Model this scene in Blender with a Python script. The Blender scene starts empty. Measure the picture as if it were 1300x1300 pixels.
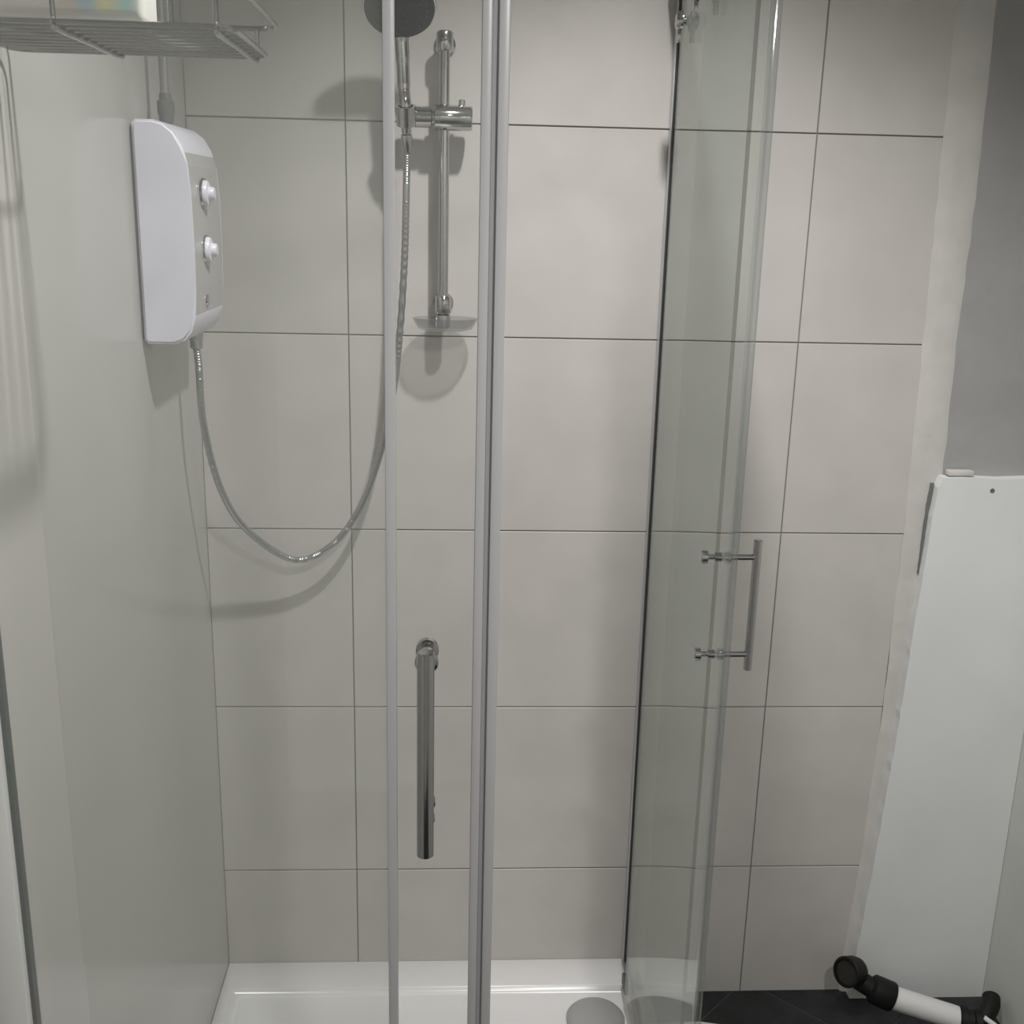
import bpy, bmesh, math, random
from mathutils import Vector, Matrix
random.seed(7)
S = bpy.context.scene
C = S.collection

# ---------------------------------------------------------------- camera
cam_d = bpy.data.cameras.new('camera')
cam = bpy.data.objects.new('camera', cam_d); C.objects.link(cam)
cam_d.sensor_width = 36.0
cam_d.lens = 36.0 * 1408.02 / 1300.0
cam_d.clip_start = 0.02
cam.matrix_world = Matrix((
    (0.998526256, -0.009360190, -0.053457482, 0.5039),
    (-0.049086025, 0.264389841, -0.963165912, -2.2155),
    (0.023149032, 0.964370468, 0.263540744, 1.7844),
    (0, 0, 0, 1)))
S.camera = cam
# ---------------------------------------------------------------- world, lamp, exposure
W = bpy.data.worlds.new('world'); S.world = W
W.use_nodes = True
W.node_tree.nodes['Background'].inputs[0].default_value = (0.9, 0.95, 1.0, 1)
W.node_tree.nodes['Background'].inputs[1].default_value = 0.15
S.view_settings.view_transform = 'Standard'
S.view_settings.look = 'None'
S.view_settings.gamma = 1.0
S.view_settings.use_curve_mapping = False
S.view_settings.exposure = 0.0
LAMPS = [(Vector((0.79, -0.87, 2.80)), 88.0, 122, 0.72, 0.035), (Vector((1.05, -2.35, 2.80)), 76.0, 150, 0.6, 0.06)]   # shower downlight, then an added room fill built like one
for p_, w_, a_, b_, r_ in LAMPS:
    ld = bpy.data.lights.new('lamp_and_fill_bulb', 'SPOT')
    ld.energy = w_; ld.spot_size = math.radians(a_); ld.spot_blend = b_; ld.shadow_soft_size = r_
    ld.color = (1.0, 0.985, 0.97)
    lo = bpy.data.objects.new('lamp_and_fill_bulb', ld); C.objects.link(lo); lo.location = p_

# ---------------------------------------------------------------- materials
MATS = {}
def mat(name, col, rough=0.5, metal=0.0, spec=0.5, mottle=0.0, scale=6.0, bump=0.0, bscale=60.0, rnd=0.0, coat=0.0):
    m = bpy.data.materials.new(name); m.use_nodes = True
    nt = m.node_tree; N = nt.nodes; L = nt.links
    b = N['Principled BSDF']
    b.inputs['Roughness'].default_value = rough
    b.inputs['Metallic'].default_value = metal
    b.inputs['Specular IOR Level'].default_value = spec
    b.inputs['Coat Weight'].default_value = coat
    tc = N.new('ShaderNodeTexCoord')
    b.inputs['Base Color'].default_value = (*col, 1)
    out = None
    nz = N.new('ShaderNodeTexNoise'); nz.inputs['Scale'].default_value = scale
    nz.inputs['Detail'].default_value = 5.0
    geo = N.new('ShaderNodeNewGeometry')
    L.new(geo.outputs['Position'], nz.inputs['Vector'])
    mr = N.new('ShaderNodeMapRange')
    mr.inputs['From Min'].default_value = 0.3; mr.inputs['From Max'].default_value = 0.7
    mr.inputs['To Min'].default_value = 1.0 - mottle; mr.inputs['To Max'].default_value = 1.0 + mottle
    L.new(nz.outputs['Fac'], mr.inputs['Value'])
    val = mr.outputs['Result']
    if rnd:
        oi = N.new('ShaderNodeObjectInfo')
        m2 = N.new('ShaderNodeMapRange')
        m2.inputs['To Min'].default_value = 1.0 - rnd; m2.inputs['To Max'].default_value = 1.0 + rnd
        L.new(oi.outputs['Random'], m2.inputs['Value'])
        mm = N.new('ShaderNodeMath'); mm.operation = 'MULTIPLY'
        L.new(val, mm.inputs[0]); L.new(m2.outputs['Result'], mm.inputs[1]); val = mm.outputs[0]
    vm = N.new('ShaderNodeVectorMath'); vm.operation = 'SCALE'
    vm.inputs[0].default_value = col
    L.new(val, vm.inputs['Scale'])
    L.new(vm.outputs['Vector'], b.inputs['Base Color'])
    if bump:
        n2 = N.new('ShaderNodeTexNoise'); n2.inputs['Scale'].default_value = bscale; n2.inputs['Detail'].default_value = 4
        L.new(geo.outputs['Position'], n2.inputs['Vector'])
        bp = N.new('ShaderNodeBump'); bp.inputs['Strength'].default_value = bump; bp.inputs['Distance'].default_value = 0.004
        L.new(n2.outputs['Fac'], bp.inputs['Height']); L.new(bp.outputs['Normal'], b.inputs['Normal'])
    MATS[name] = m
    return m

def glass_mat(name, tint, haze, haze_col, rough=0.02, slant=(0.90, 0.955, 0.915)):
    """thin clear pane: straight transmission, fresnel reflection and a light limescale film on each face"""
    m = bpy.data.materials.new(name); m.use_nodes = True
    nt = m.node_tree; N = nt.nodes; L = nt.links
    N.remove(N['Principled BSDF'])
    o = N['Material Output']
    tr = N.new('ShaderNodeBsdfTransparent'); tr.inputs[0].default_value = (*tint, 1)
    gl = N.new('ShaderNodeBsdfGlossy'); gl.inputs['Roughness'].default_value = rough
    fr = N.new('ShaderNodeFresnel'); fr.inputs['IOR'].default_value = 1.45
    # back faces see the pane from inside: use the same outside fresnel for both
    geo = N.new('ShaderNodeNewGeometry')
    lw = N.new('ShaderNodeLayerWeight'); lw.inputs['Blend'].default_value = 0.5
    # schlick from facing
    p = N.new('ShaderNodeMath'); p.operation = 'POWER'; p.inputs[1].default_value = 5.0
    L.new(lw.outputs['Facing'], p.inputs[0])
    ma = N.new('ShaderNodeMath'); ma.operation = 'MULTIPLY_ADD'; ma.inputs[1].default_value = 0.96; ma.inputs[2].default_value = 0.04
    L.new(p.outputs[0], ma.inputs[0])
    N.remove(fr); N.remove(geo)
    # light crossing at a slant runs through more of the green glass body
    sp = N.new('ShaderNodeMath'); sp.operation = 'POWER'; sp.inputs[1].default_value = 3.0
    L.new(lw.outputs['Facing'], sp.inputs[0])
    tm = N.new('ShaderNodeMix'); tm.data_type = 'RGBA'
    tm.inputs['A'].default_value = (*tint, 1); tm.inputs['B'].default_value = (*slant, 1)
    L.new(sp.outputs[0], tm.inputs['Factor']); L.new(tm.outputs['Result'], tr.inputs[0])
    m1 = N.new('ShaderNodeMixShader')
    L.new(ma.outputs[0], m1.inputs[0]); L.new(tr.outputs[0], m1.inputs[1]); L.new(gl.outputs[0], m1.inputs[2])
    df = N.new('ShaderNodeBsdfDiffuse'); df.inputs[0].default_value = (*haze_col, 1)
    tl = N.new('ShaderNodeBsdfTranslucent'); tl.inputs[0].default_value = (*haze_col, 1)
    dm = N.new('ShaderNodeMixShader'); dm.inputs[0].default_value = 0.5
    L.new(df.outputs[0], dm.inputs[1]); L.new(tl.outputs[0], dm.inputs[2])
    # film gets optically thicker at a slant
    nz = N.new('ShaderNodeTexNoise'); nz.inputs['Scale'].default_value = 3.0; nz.inputs['Detail'].default_value = 6
    g2 = N.new('ShaderNodeNewGeometry'); mp = N.new('ShaderNodeVectorMath'); mp.operation = 'MULTIPLY'
    mp.inputs[1].default_value = (3, 3, 0.5)
    L.new(g2.outputs['Position'], mp.inputs[0]); L.new(mp.outputs[0], nz.inputs['Vector'])
    hz = N.new('ShaderNodeMapRange'); hz.inputs['From Min'].default_value = 0.3; hz.inputs['From Max'].default_value = 0.7
    hz.inputs['To Min'].default_value = haze * 0.8; hz.inputs['To Max'].default_value = haze * 1.2
    L.new(nz.outputs['Fac'], hz.inputs['Value'])
    hp = N.new('ShaderNodeMath'); hp.operation = 'POWER'; hp.inputs[1].default_value = 4.0
    L.new(lw.outputs['Facing'], hp.inputs[0])
    hm = N.new('ShaderNodeMath'); hm.operation = 'MULTIPLY_ADD'; hm.inputs[1].default_value = 2.0; hm.inputs[2].default_value = 1.0
    L.new(hp.outputs[0], hm.inputs[0])
    hh = N.new('ShaderNodeMath'); hh.operation = 'MULTIPLY'; hh.use_clamp = True
    L.new(hz.outputs[0], hh.inputs[0]); L.new(hm.outputs[0], hh.inputs[1])
    m2 = N.new('ShaderNodeMixShader')
    L.new(hh.outputs[0], m2.inputs[0]); L.new(m1.outputs[0], m2.inputs[1]); L.new(dm.outputs[0], m2.inputs[2])
    L.new(m2.outputs[0], o.inputs[0])
    MATS[name] = m
    return m

TILE = mat('tile_ceramic', (0.56, 0.535, 0.51), 0.38, mottle=0.05, scale=7, bump=0.05, bscale=40, rnd=0.02)
TILE_EDGE = mat('grout', (0.27, 0.26, 0.25), 0.85)
WETWALL = mat('gloss_wall_sheet', (0.475, 0.462, 0.440), 0.16, mottle=0.03, scale=2.5)
PLASTER = mat('filler_plaster', (0.58, 0.56, 0.535), 0.85, mottle=0.06, scale=14, bump=0.5, bscale=25)
GREY = mat('grey_paint', (0.34, 0.338, 0.332), 0.75, mottle=0.06, scale=8, bump=0.25, bscale=35)
WHITE = mat('white_paint', (0.74, 0.75, 0.745), 0.6, mottle=0.03, scale=5, bump=0.12, bscale=20)
ROOM = mat('room_paint', (0.62, 0.63, 0.60), 0.8, mottle=0.03)
CEIL = mat('ceiling_paint', (0.78, 0.78, 0.76), 0.9)
SLATE = mat('slate_tile', (0.017, 0.018, 0.021), 0.42, mottle=0.35, scale=22, bump=0.3, bscale=45, rnd=0.15)
FGROUT = mat('floor_grout', (0.10, 0.10, 0.105), 0.9)
ACRYL = mat('white_acrylic', (0.80, 0.79, 0.79), 0.22, mottle=0.015)
PLAST = mat('white_plastic', (0.78, 0.775, 0.875), 0.30)
PLAST_D = mat('shadow_gap_plastic', (0.10, 0.10, 0.11), 0.6)
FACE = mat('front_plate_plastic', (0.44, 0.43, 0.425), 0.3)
DRAIN = mat('brushed_drain', (0.46, 0.455, 0.45), 0.5, metal=0.35)
STRIP = mat('white_channel', (0.80, 0.80, 0.78), 0.4)
CHROME = mat('chrome', (0.50, 0.495, 0.495), 0.09, metal=1.0)
SATIN = mat('satin_steel', (0.50, 0.50, 0.50), 0.35, metal=1.0)
ALU = mat('aluminium', (0.66, 0.66, 0.68), 0.38, metal=0.85)
SEAL = mat('pale_seal', (0.48, 0.48, 0.49), 0.3)
SEAL_D = mat('grey_seal_joint_shade', (0.16, 0.17, 0.165), 0.45)
FIN = mat('grey_fin', (0.38, 0.38, 0.39), 0.45)
HEADF = mat('spray_face', (0.022, 0.022, 0.027), 0.5)
NOZ = mat('nozzle_rubber', (0.05, 0.05, 0.06), 0.6)
BLACK = mat('black_rubber', (0.007, 0.0066, 0.0066), 0.55, spec=0.3, bump=0.2, bscale=60)
BROWN = mat('brown_pipe_inside', (0.018, 0.014, 0.010), 0.7)
PVC = mat('white_pvc', (0.66, 0.66, 0.65), 0.4)
GREYPL = mat('grey_fitting', (0.12, 0.12, 0.12), 0.5)
PIPE = mat('dull_pipe', (0.30, 0.30, 0.29), 0.4, metal=0.6)
GASK = mat('dark_gasket', (0.03, 0.032, 0.031), 0.6)
MAT_W = mat('white_cotton', (0.80, 0.80, 0.80), 0.95, bump=0.6, bscale=200)
GLASS = glass_mat('pane_glass', (0.990, 0.994, 0.989), 0.058, (0.77, 0.80, 0.76))
DOORGLASS = glass_mat('door_glass', (0.990, 0.994, 0.989), 0.014, (0.76, 0.80, 0.76))
DISH = glass_mat('dish_plastic', (0.84, 0.845, 0.84), 0.13, (0.7, 0.7, 0.7), 0.08, (0.75, 0.75, 0.75))
WIRE = mat('plated_wire', (0.27, 0.265, 0.255), 0.16, metal=1.0)
CLEAR = glass_mat('clear_plastic', (0.94, 0.95, 0.95), 0.04, (0.7, 0.7, 0.7), 0.08)

# ---------------------------------------------------------------- helpers
def link(name, bm, m, parent=None, smooth=False, kind=None):
    me = bpy.data.meshes.new(name)
    bmesh.ops.recalc_face_normals(bm, faces=bm.faces[:])
    bm.to_mesh(me); bm.free()
    for mm in (m if isinstance(m, (list, tuple)) else [m]): me.materials.append(mm)
    if smooth:
        me.polygons.foreach_set('use_smooth', [True] * len(me.polygons))
        try: me.set_sharp_from_angle(angle=math.radians(38))
        except Exception: pass
    o = bpy.data.objects.new(name, me); C.objects.link(o)
    if parent:
        o.parent = parent
    if kind: o['kind'] = kind
    return o

def tag(o, label=None, cat=None, group=None, kind=None):
    if label: o['label'] = label
    if cat: o['category'] = cat
    if group: o['group'] = group
    if kind: o['kind'] = kind
    return o

def thing(name, label, cat, group=None):
    o = bpy.data.objects.new(name, None); C.objects.link(o); o.empty_display_size = 0.05
    return tag(o, label, cat, group)

def box(bm, x0, x1, y0, y1, z0, z1, bev=0.0, seg=2):
    b = bmesh.new()
    bmesh.ops.create_cube(b, size=1.0)
    for v in b.verts:
        v.co = Vector(((x0 + x1) / 2 + v.co.x * abs(x1 - x0), (y0 + y1) / 2 + v.co.y * abs(y1 - y0), (z0 + z1) / 2 + v.co.z * abs(z1 - z0)))
    if bev:
        bmesh.ops.bevel(b, geom=b.edges[:], offset=bev, segments=seg, affect='EDGES', profile=0.5)
    merge(bm, b)
    return bm

def merge(bm, b):
    vm = {}
    for v in b.verts: vm[v] = bm.verts.new(v.co)
    for f in b.faces:
        try:
            nf = bm.faces.new([vm[v] for v in f.verts]); nf.material_index = f.material_index
        except ValueError: pass
    b.free()

def frame(d):
    d = d.normalized()
    a = Vector((0, 0, 1)) if abs(d.z) < 0.9 else Vector((1, 0, 0))
    u = d.cross(a).normalized()
    return u, d.cross(u).normalized()

def tube(bm, pts, r, n=12, cap=True):
    """tube through points; r is a number or one radius per point"""
    pts = [Vector(p) for p in pts]
    rs = r if isinstance(r, (list, tuple)) else [r] * len(pts)
    rings = []; u = None
    for i, p in enumerate(pts):
        if i == 0: d = pts[1] - p
        elif i == len(pts) - 1: d = p - pts[i - 1]
        else: d = (pts[i + 1] - p).normalized() + (p - pts[i - 1]).normalized()
        if d.length < 1e-9: d = Vector((0, 0, 1))
        d.normalize()
        if u is None: u, v = frame(d)
        else:
            u = (u - d * u.dot(d)); u.normalize(); v = d.cross(u).normalized()
        rings.append([bm.verts.new(p + (u * math.cos(2 * math.pi * k / n) + v * math.sin(2 * math.pi * k / n)) * rs[i]) for k in range(n)])
    for a, b in zip(rings, rings[1:]):
        for k in range(n):
            bm.faces.new((a[k], a[(k + 1) % n], b[(k + 1) % n], b[k]))
    if cap:
        bm.faces.new(rings[0][::-1]); bm.faces.new(rings[-1])
    return bm

def lathe(bm, base, axis, prof, n=32):
    """prof: list of (distance along axis, radius)"""
    base = Vector(base); axis = Vector(axis).normalized(); u, v = frame(axis)
    rings = []
    for t, r in prof:
        c = base + axis * t
        if r < 1e-6: rings.append([bm.verts.new(c)])
        else: rings.append([bm.verts.new(c + (u * math.cos(2 * math.pi * k / n) + v * math.sin(2 * math.pi * k / n)) * r) for k in range(n)])
    for a, b in zip(rings, rings[1:]):
        for k in range(n):
            k2 = (k + 1) % n
            if len(a) == 1 and len(b) == 1: continue
            if len(a) == 1: bm.faces.new((a[0], b[k2], b[k]))
            elif len(b) == 1: bm.faces.new((a[k], a[k2], b[0]))
            else: bm.faces.new((a[k], a[k2], b[k2], b[k]))
    return bm

def spline(pts, n=10):
    """catmull-rom through points"""
    P = [Vector(p) for p in pts]; P = [P[0] * 2 - P[1]] + P + [P[-1] * 2 - P[-2]]
    out = []
    for i in range(1, len(P) - 2):
        for k in range(n):
            t = k / n; a, b, c, d = P[i - 1], P[i], P[i + 1], P[i + 2]
            out.append(0.5 * ((2 * b) + (c - a) * t + (2 * a - 5 * b + 4 * c - d) * t * t + (3 * b - a - 3 * c + d) * t ** 3))
    out.append(P[-2]); return out

def prism(bm, poly, axis, a, b):
    """extrude a 2-D polygon; axis 'z' -> (x,y), 'y' -> (x,z), 'x' -> (y,z)"""
    def P(p, t):
        return {'z': (p[0], p[1], t), 'y': (p[0], t, p[1]), 'x': (t, p[0], p[1])}[axis]
    A = [bm.verts.new(P(p, a)) for p in poly]; B = [bm.verts.new(P(p, b)) for p in poly]
    bm.faces.new(A); bm.faces.new(B[::-1])
    n = len(poly)
    for i in range(n): bm.faces.new((A[i], A[(i + 1) % n], B[(i + 1) % n], B[i]))
    return bm

def clip(poly, nx, ny, c):
    out = []
    for i, p in enumerate(poly):
        q = poly[(i + 1) % len(poly)]
        dp = nx * p[0] + ny * p[1] - c; dq = nx * q[0] + ny * q[1] - c
        if dp <= 0: out.append(p)
        if (dp < 0 < dq) or (dq < 0 < dp):
            t = dp / (dp - dq); out.append((p[0] + (q[0] - p[0]) * t, p[1] + (q[1] - p[1]) * t))
    return out

XR, YF, ZC = 1.775, -3.2, 2.84      # right wall, wall behind the camera, ceiling

# ---------------------------------------------------------------- room shell
wb = link('wall_back', box(bmesh.new(), -0.10, XR + 0.1, 0.0035, 0.12, -0.1, ZC), TILE_EDGE, kind='structure')
wl = link('wall_left', box(bmesh.new(), -0.10, 0.0, YF, 0.0035, -0.1, ZC), WETWALL, kind='structure')
wr = link('wall_right', box(bmesh.new(), XR, XR + 0.1, YF, 0.0035, -0.1, ZC), ROOM, kind='structure')
ce = link('ceiling', box(bmesh.new(), -0.1, XR + 0.1, YF - 0.1, 0.12, ZC, ZC + 0.1), CEIL, kind='structure')
fl = link('floor', box(bmesh.new(), 0.0, XR, YF, 0.0035, -0.10, -0.0015), FGROUT, kind='structure')
link('wall_front', box(bmesh.new(), -0.10, XR + 0.1, YF - 0.1, YF, -0.1, ZC), ROOM, kind='structure')

# back-wall tiles, each one its own piece
Z0, T, G = 0.3376, 0.4, 0.0013
cols = [(0.0, 0.2954), (0.2954, 1.1969), (1.1969, 1.462)]
rows = [0.0] + [Z0 + T * k for k in range(0, 7)]
rows = [z for z in rows if z < ZC] + [ZC]
for ci, (x0, x1) in enumerate(cols):
    for z0, z1 in zip(rows, rows[1:]):
        a = x0 + (G if ci else 0.0005); b = x1 - G
        dy = random.uniform(-0.0003, 0.0003)
        bm = box(bmesh.new(), a, b, dy, 0.0036, z0 + G, z1 - G, bev=0.0008, seg=1)
        link('tile', bm, TILE, wb)
# grey painted plaster right of the tiles and the rough filler seam between them
bm = box(bmesh.new(), 1.464, XR, -0.001, 0.0036, 0.0, ZC)
tag(link('painted_plaster', bm, GREY, wb), 'dark grey painted plaster right of the tiles')
edge_l = [(2.84, 1.437), (2.2, 1.44), (1.94, 1.444), (1.54, 1.452), (1.14, 1.460), (0.73, 1.462), (0.33, 1.450), (0.12, 1.440), (0.0, 1.436)]
edge_r = [(2.84, 1.512), (2.184, 1.515), (1.9, 1.523), (1.551, 1.522), (1.289, 1.528), (1.20, 1.528), (0.733, 1.508), (0.124, 1.472), (0.0, 1.468)]
def lerp_edge(e, z):
    for (za, xa), (zb, xb) in zip(e, e[1:]):
        if za >= z >= zb: return xa + (xb - xa) * (za - z) / (za - zb)
    return e[-1][1]
nz_ = 70
grid = []; bm = bmesh.new()
for i in range(nz_ + 1):
    z = ZC * (1 - i / nz_)
    l = lerp_edge(edge_l, z) + random.uniform(-0.0015, 0.0015); r = lerp_edge(edge_r, z) + random.uniform(-0.002, 0.002)
    row = [bm.verts.new((l, -0.0004, z))]
    for k in range(1, 5):
        row.append(bm.verts.new((l + (r - l) * k / 5, -0.0035 - random.uniform(0, 0.0022), z)))
    row.append(bm.verts.new((r, -0.0012, z)))
    grid.append(row)
for a, b in zip(grid, grid[1:]):
    for k in range(5): bm.faces.new((a[k], a[k + 1], b[k + 1], b[k]))
ret = bmesh.ops.extrude_face_region(bm, geom=bm.faces[:])
for v in [g for g in ret['geom'] if isinstance(g, bmesh.types.BMVert)]: v.co.y = 0.0015
link('plaster_seam', bm, PLASTER, wb, smooth=True)

# floor tiles laid on the diagonal
D = 0.467
for i in range(-4, 9):
    for j in range(-9, 5):
        u0, v0 = 1.178 + D * (i - 2), 1.26 + D * (j - 0)
        g = 0.0025
        q = [(u0 + g, v0 + g), (u0 + D - g, v0 + g), (u0 + D - g, v0 + D - g), (u0 + g, v0 + D - g)]
        p = [((u + v) / 2, (v - u) / 2) for u, v in q]
        for c in ((-1, 0, -0.001), (1, 0, XR - 0.001), (0, 1, -0.001), (0, -1, -YF - 0.001)):
            if len(p) >= 3: p = clip(p, *c)
        if len(p) < 3: continue
        ar = abs(sum(p[k][0] * p[(k + 1) % len(p)][1] - p[(k + 1) % len(p)][0] * p[k][1] for k in range(len(p)))) / 2
        if ar < 2e-4: continue
        link('floor_tile', prism(bmesh.new(), p, 'z', -0.008, 0.0), SLATE, fl)

# ---------------------------------------------------------------- boxed white panel on the right of the back wall
bp_ = thing('boxing_panel', 'white painted boarding boxed over the wall below the grey paint, with a rough top edge', 'panel')
ed = [(1.268, 1.517), (1.255, 1.510), (1.20, 1.506), (1.05, 1.500), (0.88, 1.494), (0.72, 1.489), (0.60, 1.484), (0.33, 1.470), (0.12, 1.457), (0.0, 1.452)]
left = []
for i in range(61):
    z = 1.268 * (1 - i / 60)
    left.append((lerp_edge(ed, z) + random.uniform(-0.0012, 0.0012), z))
poly = left + [(XR - 0.001, 0.0), (XR - 0.001, 1.266), (1.70, 1.2685), (1.64, 1.266), (1.56, 1.269)]
bm = prism(bmesh.new(), poly, 'y', -0.030, -0.0012)
link('board', bm, WHITE, bp_)
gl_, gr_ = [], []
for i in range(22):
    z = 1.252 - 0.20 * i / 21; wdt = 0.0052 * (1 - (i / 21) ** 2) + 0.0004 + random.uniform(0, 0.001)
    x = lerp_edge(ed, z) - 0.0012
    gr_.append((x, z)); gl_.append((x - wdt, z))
bm = prism(bmesh.new(), gl_ + gr_[::-1], 'y', -0.0095, -0.0030)  # solid dark strip stands in for the shade in the gap beside the board
tag(link('joint_shade', bm, SEAL_D, bp_), 'dark strip for the shade in the joint along the left edge of the board')
bm = box(bmesh.new(), 1.53, 1.585, -0.024, -0.004, 1.2705, 1.282, bev=0.003)
tag(link('plaster_lump', bm, PLASTER, bp_, smooth=True), 'pale lump of filler on the top edge')
bm = lathe(bmesh.new(), (1.625, -0.0300, 1.242), (0, -1, 0), [(0, 0.005), (0.0008, 0.0048), (0.0012, 0.003), (0.0002, 0.0)], 14)
tag(link('screw', bm, GREYPL, bp_), 'small dark screw head')

# ---------------------------------------------------------------- shower tray
tr = thing('shower_tray', 'white acrylic shower tray in the tiled corner under the glass enclosure', 'shower tray')
def quad_outline(x0, x1, y0, y1, R, n=16):
    """rectangle x0..x1, y0(back)..y1(front) whose front right corner is an arc of radius R"""
    p = [(x0, y1), (x0, y0), (x1, y0)]
    cx, cy = x1 - R, y1 + R
    for k in range(n + 1):
        a = -k / n * math.pi / 2
        p.append((cx + R * math.cos(a), cy + R * math.sin(a)))
    return p
def rings(bm, outs):
    rr = [[bm.verts.new((x, y, z)) for x, y in o] for o, z in outs]
    for a, b in zip(rr, rr[1:]):
        n = len(a)
        for k in range(n): bm.faces.new((a[k], a[(k + 1) % n], b[(k + 1) % n], b[k]))
    bm.faces.new(rr[0][::-1]); bm.faces.new(rr[-1])
def qo(x0, x1, y0, y1, R): return quad_outline(x0, x1, y0, y1, R)
bm = bmesh.new()
rings(bm, [(qo(0.001, 0.957, -0.001, -1.160, 0.57), 0.0), (qo(0.001, 0.957, -0.001, -1.160, 0.57), 0.092),
           (qo(0.001, 0.955, -0.001, -1.158, 0.568), 0.096), (qo(0.004, 0.950, -0.004, -1.152, 0.565), 0.098),
           (qo(0.020, 0.905, -0.088, -1.080, 0.52), 0.098), (qo(0.026, 0.902, -0.092, -1.076, 0.518), 0.0955),
           (qo(0.034, 0.897, -0.097, -1.070, 0.514), 0.087), (qo(0.046, 0.890, -0.106, -1.060, 0.508), 0.082),
           (qo(0.20, 0.86, -0.16, -0.90, 0.42), 0.078)])
link('tray_body', bm, ACRYL, tr, smooth=True)
bm = lathe(bmesh.new(), (0.826, -0.182, 0.0798), (0, 0, 1), [(0, 0.064), (0.004, 0.064), (0.009, 0.060), (0.0115, 0.050), (0.013, 0.030), (0.0135, 0.0)], 40)
tag(link('drain_cover', bm, DRAIN, tr, smooth=True), 'round grey metal drain cover')

# ---------------------------------------------------------------- glass enclosure
en = thing('shower_enclosure', 'curved glass shower enclosure with sliding doors and chrome handles, standing on the white tray', 'shower enclosure')
ZB, ZT = 0.112, 2.172
XG, YG = 0.916, -1.124          # fixed panes
def pane(name, x0, x1, y0, y1):
    return link(name, box(bmesh.new(), x0, x1, y0, y1, ZB, ZT, bev=0.001, seg=1), GLASS, en)
lp = tag(pane('fixed_panel', 0.030, 0.436, YG - 0.003, YG + 0.003), 'fixed glass panel on the left')
rp = tag(pane('fixed_panel', XG - 0.003, XG + 0.003, -0.582, -0.022), 'fixed glass panel on the right')
# wall profiles
bm = box(bmesh.new(), 0.0005, 0.034, YG - 0.016, YG + 0.014, 0.099, 2.204, bev=0.003)
tag(link('wall_profile', bm, STRIP, en, smooth=True), 'pale upright channel on the left wall')
bm = box(bmesh.new(), 0.034, 0.0385, YG - 0.006, YG + 0.006, ZB, ZT)
link('gasket', bm, SEAL_D, lp)
bm = box(bmesh.new(), XG - 0.0075, XG + 0.008, -0.022, -0.0012, 0.099, 2.204, bev=0.002)
tag(link('wall_profile', bm, ALU, en, smooth=True), 'silver upright channel on the tiled wall')
bm = box(bmesh.new(), XG - 0.0060, XG - 0.0031, -0.036, -0.0225, ZB, ZT)
link('gasket', bm, GASK, rp)
# upright seals on the free ends of the fixed panes
bm = box(bmesh.new(), 0.4362, 0.4465, YG - 0.008, YG + 0.010, ZB, ZT, bev=0.0015)
link('edge_seal', bm, SEAL, lp, smooth=True)
bm = box(bmesh.new(), XG - 0.003, XG + 0.003, -0.586, -0.5825, ZB, ZT, bev=0.0008)
link('edge_seal', bm, GASK, rp, smooth=True)
# sliding doors, slightly curved panes
def curved_door(pa, pb, sag, label):
    """pa trailing end, pb leading end in plan; sag bows it outwards"""
    a, b = Vector((*pa, 0)), Vector((*pb, 0)); d = b - a; nrm = Vector((d.y, -d.x, 0)).normalized()
    if nrm.dot(Vector((1, -1, 0))) < 0: nrm.negate()
    bm = bmesh.new(); n = 14; inn = []; outr = []
    for k in range(n + 1):
        t = k / n; s = sag * 4 * t * (1 - t); c = a + d * t + nrm * s
        inn.append((c - nrm * 0.003)); outr.append((c + nrm * 0.003))
    poly = [(p.x, p.y) for p in inn] + [(p.x, p.y) for p in reversed(outr)]
    prism(bm, poly, 'z', ZB + 0.006, ZT - 0.02)
    o = link('sliding_door', bm, DOORGLASS, en, smooth=True)
    o['label'] = label
    return o
ld_ = curved_door((0.085, -1.098), (0.530, -1.100), 0.008, 'left sliding glass door, slid open behind its fixed panel')
rd_ = curved_door((0.893, -0.165), (0.897, -0.742), 0.006, 'right sliding glass door, slid open behind its fixed panel')
# leading seals of the doors
bm = bmesh.new()
box(bm, 0.527, 0.537, -1.107, -1.093, ZB, ZT - 0.02, bev=0.002)
link('edge_seal', bm, SEAL, ld_, smooth=True)
bm = bmesh.new()
box(bm, 0.5372, 0.5425, -1.104, -1.096, ZB, ZT - 0.02)
link('seal_fin', bm, FIN, ld_)
bm = box(bmesh.new(), 0.5427, 0.5535, -1.110, -1.090, ZB, ZT - 0.02, bev=0.002)
link('magnet_strip', bm, SEAL, ld_, smooth=True)
bm = box(bmesh.new(), 0.891, 0.903, -0.756, -0.7423, ZB, ZT - 0.02, bev=0.002)
link('edge_seal', bm, CLEAR, rd_, smooth=True)
bm = box(bmesh.new(), 0.892, 0.902, -0.760, -0.7562, ZB, ZT - 0.02, bev=0.001)
link('magnet_strip', bm, CLEAR, rd_, smooth=True)
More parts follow.
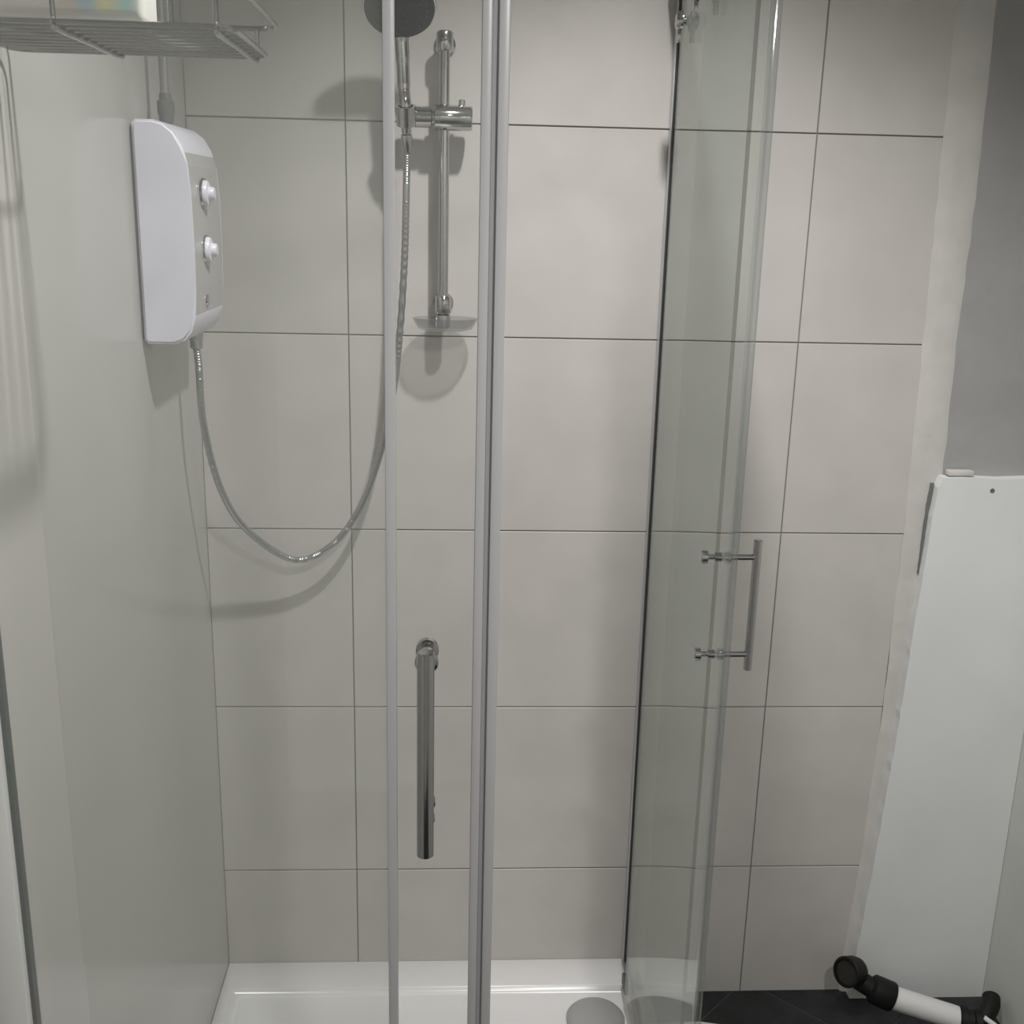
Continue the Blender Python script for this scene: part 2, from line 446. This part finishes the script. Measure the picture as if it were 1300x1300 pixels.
# handles: bar outside, two posts through the glass, round knobs inside
def handle(door, glass, out, off, z0, z1, zp, r, label):
    glass = Vector((*glass, 0)); out = Vector((*out, 0)); bar = glass + out * off
    bm = bmesh.new()
    lathe(bm, bar + Vector((0, 0, z0)), (0, 0, 1), [(0, 0), (0, r * 0.85), (r * 0.15, r), (z1 - z0 - r * 0.15, r), (z1 - z0, r * 0.85), (z1 - z0, 0)], 24)
    for z, knob in zp:
        b = glass + Vector((0, 0, z))
        lathe(bm, b + out * 0.0031, out, [(0, 0), (0, knob), (0.006, knob), (0.0075, knob * 0.75), (0.0075, r * 0.7), (off - r * 0.6, r * 0.7)], 24)
        lathe(bm, b - out * 0.0031, -out, [(0, 0), (0, knob * 0.72), (0.010, knob * 0.72), (0.011, r * 0.62), (0.020, r * 0.62), (0.021, knob), (0.029, knob), (0.031, knob * 0.8), (0.031, 0)], 24)
    o = link('door_handle', bm, CHROME, door, smooth=True)
    o['label'] = label
handle(ld_, (0.4775, -1.0995), (0, -1), 0.044, 1.101, 1.340, ((1.313, 0.0128), (1.125, 0.0098)), 0.0092, 'upright chrome bar handle on the left door')
handle(rd_, (0.8985, -0.690), (1, 0), 0.050, 1.125, 1.329, ((1.302, 0.010), (1.150, 0.010)), 0.0065, 'upright chrome bar handle on the right door')
# rails
def rail_path(inset):
    p = [(XG - inset, -0.026)]
    R = 0.55; cx, cy = XG - inset - R, YG + inset + R
    for k in range(25):
        a = -k / 24 * math.pi / 2
        p.append((cx + R * math.cos(a), cy + R * math.sin(a)))
    p.append((0.0345, YG + inset)); return p
def rail(name, z0, z1, w, inset, m):
    bm = bmesh.new(); pts = rail_path(inset); rr = []
    for i, p in enumerate(pts):
        a = Vector(pts[max(i - 1, 0)]); b = Vector(pts[min(i + 1, len(pts) - 1)]); d = (b - a).normalized(); nr = Vector((d.y, -d.x))
        c = Vector(p); l, r = c - nr * w / 2, c + nr * w / 2
        rr.append([bm.verts.new((l.x, l.y, z0)), bm.verts.new((r.x, r.y, z0)), bm.verts.new((r.x, r.y, z1)), bm.verts.new((l.x, l.y, z1))])
    for a, b in zip(rr, rr[1:]):
        for k in range(4): bm.faces.new((a[k], a[(k + 1) % 4], b[(k + 1) % 4], b[k]))
    bm.faces.new(rr[0][::-1]); bm.faces.new(rr[-1])
    return link(name, bm, m, en)
rail('bottom_rail', 0.0985, 0.112, 0.016, 0.004, ALU)
rail('top_rail', 2.173, 2.204, 0.030, 0.010, ALU)
for y, z in ((-0.200, 2.098), (-0.330, 2.122), (-0.69, 2.122)):
    bm = lathe(bmesh.new(), (0.884, y, z), (1, 0, 0), [(-0.010, 0), (-0.010, 0.012), (-0.006, 0.0155), (0.0, 0.0165), (0.001, 0.008), (0.006, 0.008)], 20)
    box(bm, 0.8765, 0.8835, y - 0.006, y + 0.006, z - 0.034, z - 0.008, bev=0.002)
    link('roller', bm, CHROME, rd_, smooth=True)
for x in (0.13, 0.49):
    bm = lathe(bmesh.new(), (x, -1.089, 2.140), (0, -1, 0), [(-0.006, 0), (-0.006, 0.013), (0.0, 0.014), (0.0, 0.006), (0.005, 0.006)], 20)
    link('roller', bm, CHROME, ld_, smooth=True)
bm = box(bmesh.new(), 0.8925, 0.9035, -0.150, -0.105, 0.1125, 0.140, bev=0.003)
tag(link('door_guide', bm, GREYPL, en, smooth=True), 'small dark guide block at the foot of the right panel')

# ---------------------------------------------------------------- electric shower unit on the left wall
su = thing('electric_shower', 'white plastic electric shower unit with two round controls, mounted on the left wall', 'shower unit')
bm = bmesh.new()
def rrect(y0, y1, z0, z1, r, n=6):
    p = []
    for cy, cz, a0 in ((y1 - r, z1 - r, 0), (y0 + r, z1 - r, 90), (y0 + r, z0 + r, 180), (y1 - r, z0 + r, 270)):
        for k in range(n + 1):
            a = math.radians(a0 + 90 * k / n); p.append((cy + r * math.cos(a), cz + r * math.sin(a)))
    return p
def xrings(bm, secs):
    rr = [[bm.verts.new((x, y, z)) for y, z in o] for x, o in secs]
    for a, b in zip(rr, rr[1:]):
        n = len(a)
        for k in range(n): bm.faces.new((a[k], a[(k + 1) % n], b[(k + 1) % n], b[k]))
    bm.faces.new(rr[0][::-1]); bm.faces.new(rr[-1])
A0, A1, B0, B1 = -0.388, -0.165, 1.560, 1.905
prof = [(0.004, B0 + 0.006), (0.010, B0), (0.052, B0), (0.068, B0 + 0.006), (0.080, B0 + 0.020), (0.0865, B0 + 0.042), (0.0895, B0 + 0.085), (0.0905, B0 + 0.16),
        (0.0895, B0 + 0.235), (0.0865, B0 + 0.280), (0.080, B0 + 0.308), (0.068, B0 + 0.329), (0.052, B0 + 0.341), (0.036, B1), (0.010, B1), (0.004, B1 - 0.006)]
prism(bm, prof, 'y', A0, A1)
side = [e for e in bm.edges if all(len(f.verts) == 4 for f in e.link_faces) is False]
bmesh.ops.bevel(bm, geom=side, offset=0.0045, segments=3, affect='EDGES')
link('casing', bm, PLAST, su, smooth=True)
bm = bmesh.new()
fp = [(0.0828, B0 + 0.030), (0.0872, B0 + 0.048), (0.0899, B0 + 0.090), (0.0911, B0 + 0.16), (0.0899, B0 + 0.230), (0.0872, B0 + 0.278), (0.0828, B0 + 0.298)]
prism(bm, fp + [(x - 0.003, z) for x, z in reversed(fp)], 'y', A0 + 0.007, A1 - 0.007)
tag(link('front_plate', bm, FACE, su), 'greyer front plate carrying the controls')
bm = bmesh.new(); xrings(bm, [(0.0003, rrect(A0 + 0.004, A1 - 0.004, B0 + 0.004, B1 - 0.004, 0.02)), (0.0039, rrect(A0 + 0.004, A1 - 0.004, B0 + 0.004, B1 - 0.004, 0.02))])
link('shadow_gap_plate', bm, PLAST_D, su)  # dark plate stands in for the shadow between casing and wall
for z, r in ((1.797, 0.021), (1.707, 0.021)):
    bm = lathe(bmesh.new(), (0.0905, -0.300, z), (1, 0, 0), [(0, 0), (0, r), (0.006, r), (0.009, r * 0.9), (0.010, r * 0.55), (0.017, r * 0.5), (0.019, r * 0.4), (0.019, 0)], 32)
    k = link('control_knob', bm, PLAST, su, smooth=True)
    bm = lathe(bmesh.new(), (0.0905, -0.300, z), (1, 0, 0), [(0.0001, r + 0.0005), (0.0001, r + 0.004), (0.003, r + 0.0035), (0.003, r + 0.0005)], 32)
    link('chrome_ring', bm, CHROME, k, smooth=True)
bm = lathe(bmesh.new(), (0.0880, -0.300, 1.625), (1, 0, 0), [(0, 0), (0, 0.010), (0.003, 0.0095), (0.004, 0)], 20)
link('indicator', bm, CHROME, su, smooth=True)
bm = lathe(bmesh.new(), (0.045, -0.205, 1.562), (0, 0, -1), [(0, 0), (0, 0.013), (0.014, 0.013), (0.016, 0.011), (0.030, 0.011), (0.030, 0)], 20)
tag(link('hose_outlet', bm, SATIN, su, smooth=True), 'grey threaded hose outlet under the casing')

# ---------------------------------------------------------------- water pipe above the unit
sp = thing('supply_pipe', 'thin grey water pipe running down the corner into the white shower unit', 'pipe')
bm = tube(bmesh.new(), [(0.034, -0.285, ZC - 0.001), (0.034, -0.285, 1.945)], 0.0075, 14)
link('pipe', bm, PIPE, sp, smooth=True)
bm = lathe(bmesh.new(), (0.034, -0.285, 1.9055), (0, 0, 1), [(0, 0), (0, 0.011), (0.012, 0.012), (0.014, 0.0135), (0.034, 0.0135), (0.036, 0.010), (0.046, 0.009), (0.046, 0.0)], 18)
tag(link('compression_fitting', bm, GREYPL, sp, smooth=True), 'darker fitting on top of the shower unit')

# ---------------------------------------------------------------- riser rail
rr_ = thing('riser_rail', 'upright chrome riser rail screwed to the tiled wall behind the left door', 'shower rail')
RX, RY = 0.482, -0.052
bm = tube(bmesh.new(), [(RX, RY, 1.588), (RX, RY, 2.092)], 0.0095, 20)
link('rail', bm, CHROME, rr_, smooth=True)
for z, nm in ((2.074, 'upper'), (1.604, 'lower')):
    bm = bmesh.new()
    lathe(bm, (RX, -0.0006, z), (0, -1, 0), [(0, 0), (0, 0.020), (0.005, 0.0195), (0.009, 0.014), (0.040, 0.013), (0.040, 0)], 24)
    lathe(bm, (RX, RY, z - 0.017), (0, 0, 1), [(0, 0.0), (0, 0.0135), (0.003, 0.0155), (0.031, 0.0155), (0.034, 0.0135), (0.034, 0)], 24)
    link('wall_bracket', bm, CHROME, rr_, smooth=True)
# slider with handset cradle
bm = bmesh.new()
lathe(bm, (0.412, -0.060, 1.943), (1, 0, 0), [(0, 0.0), (0, 0.015), (0.002, 0.0185), (0.046, 0.0185), (0.048, 0.0145), (0.051, 0.0145), (0.053, 0.0225), (0.118, 0.0225), (0.121, 0.0205), (0.121, 0)], 24)
sl = link('slider', bm, CHROME, rr_, smooth=True)
bm = lathe(bmesh.new(), (0.514, -0.060, 1.9645), (0, 0, 1), [(0, 0), (0, 0.006), (0.009, 0.006), (0.010, 0.005), (0.010, 0)], 14)
link('lock_button', bm, SATIN, sl, smooth=True)
bm = bmesh.new()
cb = Vector((0.414, -0.098, 1.925)); ca = Vector((-0.02, -0.30, 0.95)).normalized()
lathe(bm, cb, ca, [(0, 0.0125), (0, 0.0175), (0.034, 0.0190), (0.034, 0.0140), (0, 0.0125)], 22)
link('handset_cradle', bm, CHROME, rr_, smooth=True)

# ---------------------------------------------------------------- shower handset
hs = thing('shower_handset', 'round shower head with dark spray face, held in the slider of the riser rail', 'shower head')
p0 = cb - ca * 0.012
hc = Vector((0.405, -0.150, 2.122)); ha = Vector((0.03, -0.66, -0.75)).normalized()
ht = Vector((0.0, 0.75, -0.66)).normalized()
bm = tube(bmesh.new(), spline([p0, cb + ca * 0.03, (0.410, -0.104, 1.99), (0.408, -0.104, 2.035), (0.406, -0.106, 2.070), hc + ht * 0.046 - ha * 0.008], 8),
          [0.0092] * 8 + [0.0105] * 8 + [0.0115] * 8 + [0.0125] * 8 + [0.0135] * 9, 20)
link('handset_grip', bm, CHROME, hs, smooth=True)
bm = lathe(bmesh.new(), hc, ha, [(-0.022, 0), (-0.021, 0.020), (-0.012, 0.045), (0.0, 0.0615), (0.010, 0.0635), (0.016, 0.062), (0.0165, 0.056), (0.0165, 0.0)], 48)
link('head_shell', bm, CHROME, hs, smooth=True)
bm = lathe(bmesh.new(), hc, ha, [(0.0167, 0.0), (0.0167, 0.0605), (0.0185, 0.0600), (0.0200, 0.052), (0.0205, 0.0)], 48)
fc = tag(link('spray_face', bm, HEADF, hs, smooth=True), 'dark grey spray face')
bm = bmesh.new(); u_, v_ = frame(ha)
for rad, n in ((0.012, 6), (0.024, 12), (0.036, 18), (0.047, 24)):
    for k in range(n):
        a = 2 * math.pi * k / n
        lathe(bm, hc + ha * 0.0198 + (u_ * math.cos(a) + v_ * math.sin(a)) * rad, ha, [(0, 0.0016), (0.002, 0.0012), (0.002, 0)], 6)
o = link('nozzles', bm, NOZ, fc); o['kind'] = 'stuff'

# ---------------------------------------------------------------- hose
ho = thing('shower_hose', 'ribbed grey metal hose looping from the white unit up to the handset', 'hose')
hp_ = [(0.045, -0.205, 1.531), (0.047, -0.203, 1.50), (0.048, -0.192, 1.39), (0.064, -0.150, 1.260), (0.100, -0.100, 1.165), (0.183, -0.058, 1.090),
       (0.258, -0.053, 1.118), (0.316, -0.055, 1.195), (0.357, -0.060, 1.302), (0.384, -0.072, 1.42), (0.398, -0.074, 1.53), (0.409, -0.080, 1.68), (0.413, -0.086, 1.80), (p0.x, p0.y + 0.012, p0.z - 0.040), tuple(p0)]
sp_ = spline(hp_, 40)
L_ = 0.0; rad = []
for i, p in enumerate(sp_):
    if i: L_ += (p - sp_[i - 1]).length
    rad.append(0.0066 + 0.0005 * math.sin(L_ / 0.0045 * 2 * math.pi))
link('hose', tube(bmesh.new(), sp_, rad, 12), SATIN, ho, smooth=True)
bm = lathe(bmesh.new(), p0 + Vector((0, 0, -0.004)), -ca, [(0, 0), (0, 0.0098), (0.004, 0.0105), (0.018, 0.0105), (0.030, 0.0075), (0.030, 0)], 18)
link('hose_nut', bm, CHROME, ho, smooth=True)

# ---------------------------------------------------------------- soap dish below the rail
sd = thing('soap_dish', 'small clear soap dish clipped to the foot of the chrome riser rail', 'soap dish')
bm = bmesh.new()
def ell(cx, cy, a, b, n=32): return [(cx + a * math.cos(2 * math.pi * k / n), cy + b * math.sin(2 * math.pi * k / n)) for k in range(n)]
rr2 = []
for a, b, z in ((0.040, 0.024, 1.556), (0.052, 0.034, 1.560), (0.060, 0.041, 1.574), (0.063, 0.044, 1.580), (0.060, 0.041, 1.580), (0.057, 0.038, 1.574), (0.049, 0.031, 1.563), (0.038, 0.022, 1.5595)):
    rr2.append([bm.verts.new((x, y, z)) for x, y in ell(0.486, -0.062, a, b)])
for a, b in zip(rr2, rr2[1:]):
    n = len(a)
    for k in range(n): bm.faces.new((a[k], a[(k + 1) % n], b[(k + 1) % n], b[k]))
bm.faces.new(rr2[0][::-1]); bm.faces.new(rr2[-1])
link('dish', bm, DISH, sd, smooth=True)
bm = lathe(bmesh.new(), (RX, RY, 1.562), (0, 0, 1), [(0, 0), (0, 0.015), (0.022, 0.014), (0.025, 0.009), (0.025, 0)], 18)
tag(link('clip', bm, SATIN, sd, smooth=True), 'grey clip joining the dish to the rail')

# ---------------------------------------------------------------- wire caddy hung on the enclosure
cd = thing('wire_caddy', 'chrome wire caddy basket hung from the top rail inside the left glass panel', 'caddy')
CX0, CX1, CY0, CY1, CZ, CR = 0.012, 0.292, -1.078, -0.862, 1.943, 0.031
def rloop(z, d, r=0.022):
    p = []
    for cx, cy, a0 in ((CX1 + d - r, CY1 + d - r, 0), (CX0 - d * 0.2 + r, CY1 + d - r, 90), (CX0 - d * 0.2 + r, CY0 + r, 180), (CX1 + d - r, CY0 + r, 270)):
        for k in range(7):
            a = math.radians(a0 + 15 * k); p.append((cx + r * math.cos(a), cy + r * math.sin(a), z))
    p.append(p[0]); return p
bm = bmesh.new(); tube(bm, rloop(CZ, 0.0), 0.0028, 8); link('base_rim', bm, WIRE, cd, smooth=True)
bm = bmesh.new(); tube(bm, rloop(CZ + CR, 0.012, 0.03), 0.0028, 8); link('top_rim', bm, WIRE, cd, smooth=True)
for k in range(1, 9):
    y = CY0 + (CY1 - CY0) * k / 9
    link('base_wire', tube(bmesh.new(), [(CX0, y, CZ - 0.001), (CX1, y, CZ - 0.001)], 0.0021, 8), WIRE, cd, smooth=True)
for x in (0.128, 0.278):
    bm = tube(bmesh.new(), spline([(x, CY0, CZ + CR), (x, CY0 + 0.0005, CZ + 0.004), (x, CY0 + 0.006, CZ - 0.005), (x, (CY0 + CY1) / 2, CZ - 0.005), (x, CY1 - 0.004, CZ - 0.005), (x, CY1 + 0.006, CZ + 0.004), (x, CY1 + 0.012, CZ + CR)], 5), 0.0026, 8)
    link('cross_wire', bm, WIRE, cd, smooth=True)
for x in (0.058, 0.236):
    bm = tube(bmesh.new(), spline([(x, CY0 + 0.001, CZ - 0.002), (x, CY0 + 0.002, CZ + 0.06), (x, CY0 + 0.002, 2.199), (x, CY0 - 0.004, 2.2075), (x, YG + 0.01, 2.2085), (x, YG - 0.016, 2.2075), (x, YG - 0.0205, 2.200), (x, YG - 0.0205, 2.176)], 6), 0.0026, 8)
    link('hanging_hook', bm, WIRE, cd, smooth=True)

# pack lying in the caddy
def pack_mat():
    m = bpy.data.materials.new('printed_pack'); m.use_nodes = True
    nt = m.node_tree; N = nt.nodes; L = nt.links; b = N['Principled BSDF']; b.inputs['Roughness'].default_value = 0.35
    geo = N.new('ShaderNodeTexCoord'); sx = N.new('ShaderNodeSeparateXYZ'); L.new(geo.outputs['Object'], sx.inputs[0])
    r = N.new('ShaderNodeValToRGB'); r.color_ramp.interpolation = 'EASE'
    e = r.color_ramp.elements
    e[0].position = 0.0; e[0].color = (0.78, 0.74, 0.72, 1)
    e[1].position = 1.0; e[1].color = (0.85, 0.84, 0.82, 1)
    for p, c in ((0.45, (0.78, 0.72, 0.69, 1)), (0.58, (0.72, 0.60, 0.52, 1)), (0.66, (0.45, 0.60, 0.72, 1)), (0.76, (0.85, 0.78, 0.45, 1)), (0.86, (0.50, 0.74, 0.76, 1)), (0.93, (0.86, 0.85, 0.80, 1))):
        q = e.new(p); q.color = c
    sc = N.new('ShaderNodeMath'); sc.operation = 'MULTIPLY_ADD'; sc.inputs[1].default_value = 5.2; sc.inputs[2].default_value = -0.12
    L.new(sx.outputs['X'], sc.inputs[0])
    L.new(sc.outputs[0], r.inputs[0])
    zz = N.new('ShaderNodeMapRange'); zz.inputs['From Min'].default_value = 1.953; zz.inputs['From Max'].default_value = 1.961
    L.new(sx.outputs['Z'], zz.inputs['Value'])
    mx = N.new('ShaderNodeMix'); mx.data_type = 'RGBA'; mx.inputs['A'].default_value = (0.86, 0.82, 0.80, 1)
    L.new(zz.outputs[0], mx.inputs['Factor']); L.new(r.outputs[0], mx.inputs['B'])
    L.new(mx.outputs['Result'], b.inputs['Base Color'])
    return m
bm = box(bmesh.new(), 0.020, 0.203, -1.050, -0.985, 1.9455, 2.05, bev=0.010, seg=3)
o = link('toiletry_pack', bm, pack_mat(), smooth=True)
tag(o, 'white pack with a pastel printed band lying in the wire caddy', 'toiletry')

# ---------------------------------------------------------------- waste pipe on the floor
wp = thing('waste_pipe', 'black and white plastic waste pipe lying on the dark floor below the white boarding', 'pipe')
q0 = Vector((1.424, -0.085, 0.118)); q1 = Vector((1.452, -0.090, 0.096)); q2 = Vector((1.480, -0.098, 0.079)); q3 = Vector((1.520, -0.110, 0.066)); q4 = Vector((1.662, -0.150, 0.0385)); q5 = Vector((1.700, -0.160, 0.0365))
ax0 = Vector((-0.80, -0.50, 0.30)).normalized()
bm = lathe(bmesh.new(), q0 - ax0 * 0.030, ax0, [(0, 0), (0, 0.024), (0.006, 0.030), (0.020, 0.0335), (0.048, 0.0345), (0.050, 0.033), (0.050, 0.028), (0.020, 0.027)], 28)
el = tag(link('elbow_socket', bm, BLACK, wp, smooth=True), 'black open rubber elbow end')
bm = lathe(bmesh.new(), q0 - ax0 * 0.030, ax0, [(0.0205, 0.0), (0.0205, 0.0268), (0.0445, 0.0276), (0.0445, 0.0), ], 24)  # dark brown plug set inside the open socket
tag(link('socket_inside', bm, BROWN, el, smooth=True), 'dark brown inside of the open end')
bm = tube(bmesh.new(), spline([q0 - ax0 * 0.016, q0 + Vector((0.018, 0.004, -0.020)), q1 + Vector((0.010, 0, -0.010)), q2], 6), [0.027] * 4 + [0.024] * 4 + [0.023] * 11, 18)
link('elbow_neck', bm, BLACK, wp, smooth=True)
d = (q3 - q2); L0 = d.length
bm = lathe(bmesh.new(), q2 - d * 0.25, d, [(0, 0), (0, 0.026), (0.006, 0.0325), (L0 + 0.006, 0.0335), (L0 + 0.010, 0.031), (L0 + 0.010, 0.0)], 26)
link('coupling', bm, BLACK, wp, smooth=True)
bm = tube(bmesh.new(), [q3, q3.lerp(q4, 0.5), q4], 0.0265, 24)
tag(link('pipe_length', bm, PVC, wp, smooth=True), 'white pipe between two black couplings')
d = q5 - q4
bm = lathe(bmesh.new(), q4 - d * 0.1, d, [(0, 0), (0, 0.029), (0.003, 0.0325), (0.016, 0.0325), (0.018, 0.028), (0.030, 0.028), (0.032, 0.0315), (0.046, 0.0315), (0.048, 0.027), (0.048, 0)], 26)
link('coupling', bm, BLACK, wp, smooth=True)
bm = bmesh.new()
tube(bm, spline([q5, q5 + Vector((0.022, 0.012, 0.012)), q5 + Vector((0.040, 0.030, 0.022)), q5 + Vector((0.050, 0.050, 0.026))], 6), 0.020, 16)
link('bend', bm, BLACK, wp, smooth=True)
bm = tube(bmesh.new(), [q5 + Vector((0.004, -0.012, 0.024)), q5 + Vector((0.022, -0.026, 0.016)), q5 + Vector((0.040, -0.040, 0.004))], 0.006, 10)
tag(link('pale_clip', bm, PVC, wp, smooth=True), 'pale plastic clip at the end coupling')

# ---------------------------------------------------------------- white mat edge by the tray
bm = bmesh.new()
prism(bm, [(0.985, -0.112), (1.075, -0.113), (1.130, -0.122), (1.150, -0.16), (1.150, -0.62), (0.985, -0.62)], 'z', 0.0005, 0.012)
bmesh.ops.bevel(bm, geom=[e for e in bm.edges], offset=0.003, segments=2, affect='EDGES')
tag(link('bath_mat', bm, MAT_W, smooth=True), 'white bath mat lying on the dark floor tiles beside the shower tray', 'mat')

# ---------------------------------------------------------------- rims of the shower downlight and the added fill (above the frame)
for k, (p_, w_, a_, b_, r_) in enumerate(LAMPS):
    cl = thing('downlight_and_fill_rim', ('white recessed downlight in the ceiling over the shower tray', 'white rim of an added fill light in the ceiling over the middle of the room')[k], 'lamp', 'ceiling downlights')
    bm = lathe(bmesh.new(), (p_.x, p_.y, ZC - 0.0003), (0, 0, -1), [(0, 0.062), (0, 0.085), (0.004, 0.084), (0.010, 0.076), (0.010, 0.066), (0.0005, 0.062)], 36)
    link('rim', bm, WHITE, cl, smooth=True)
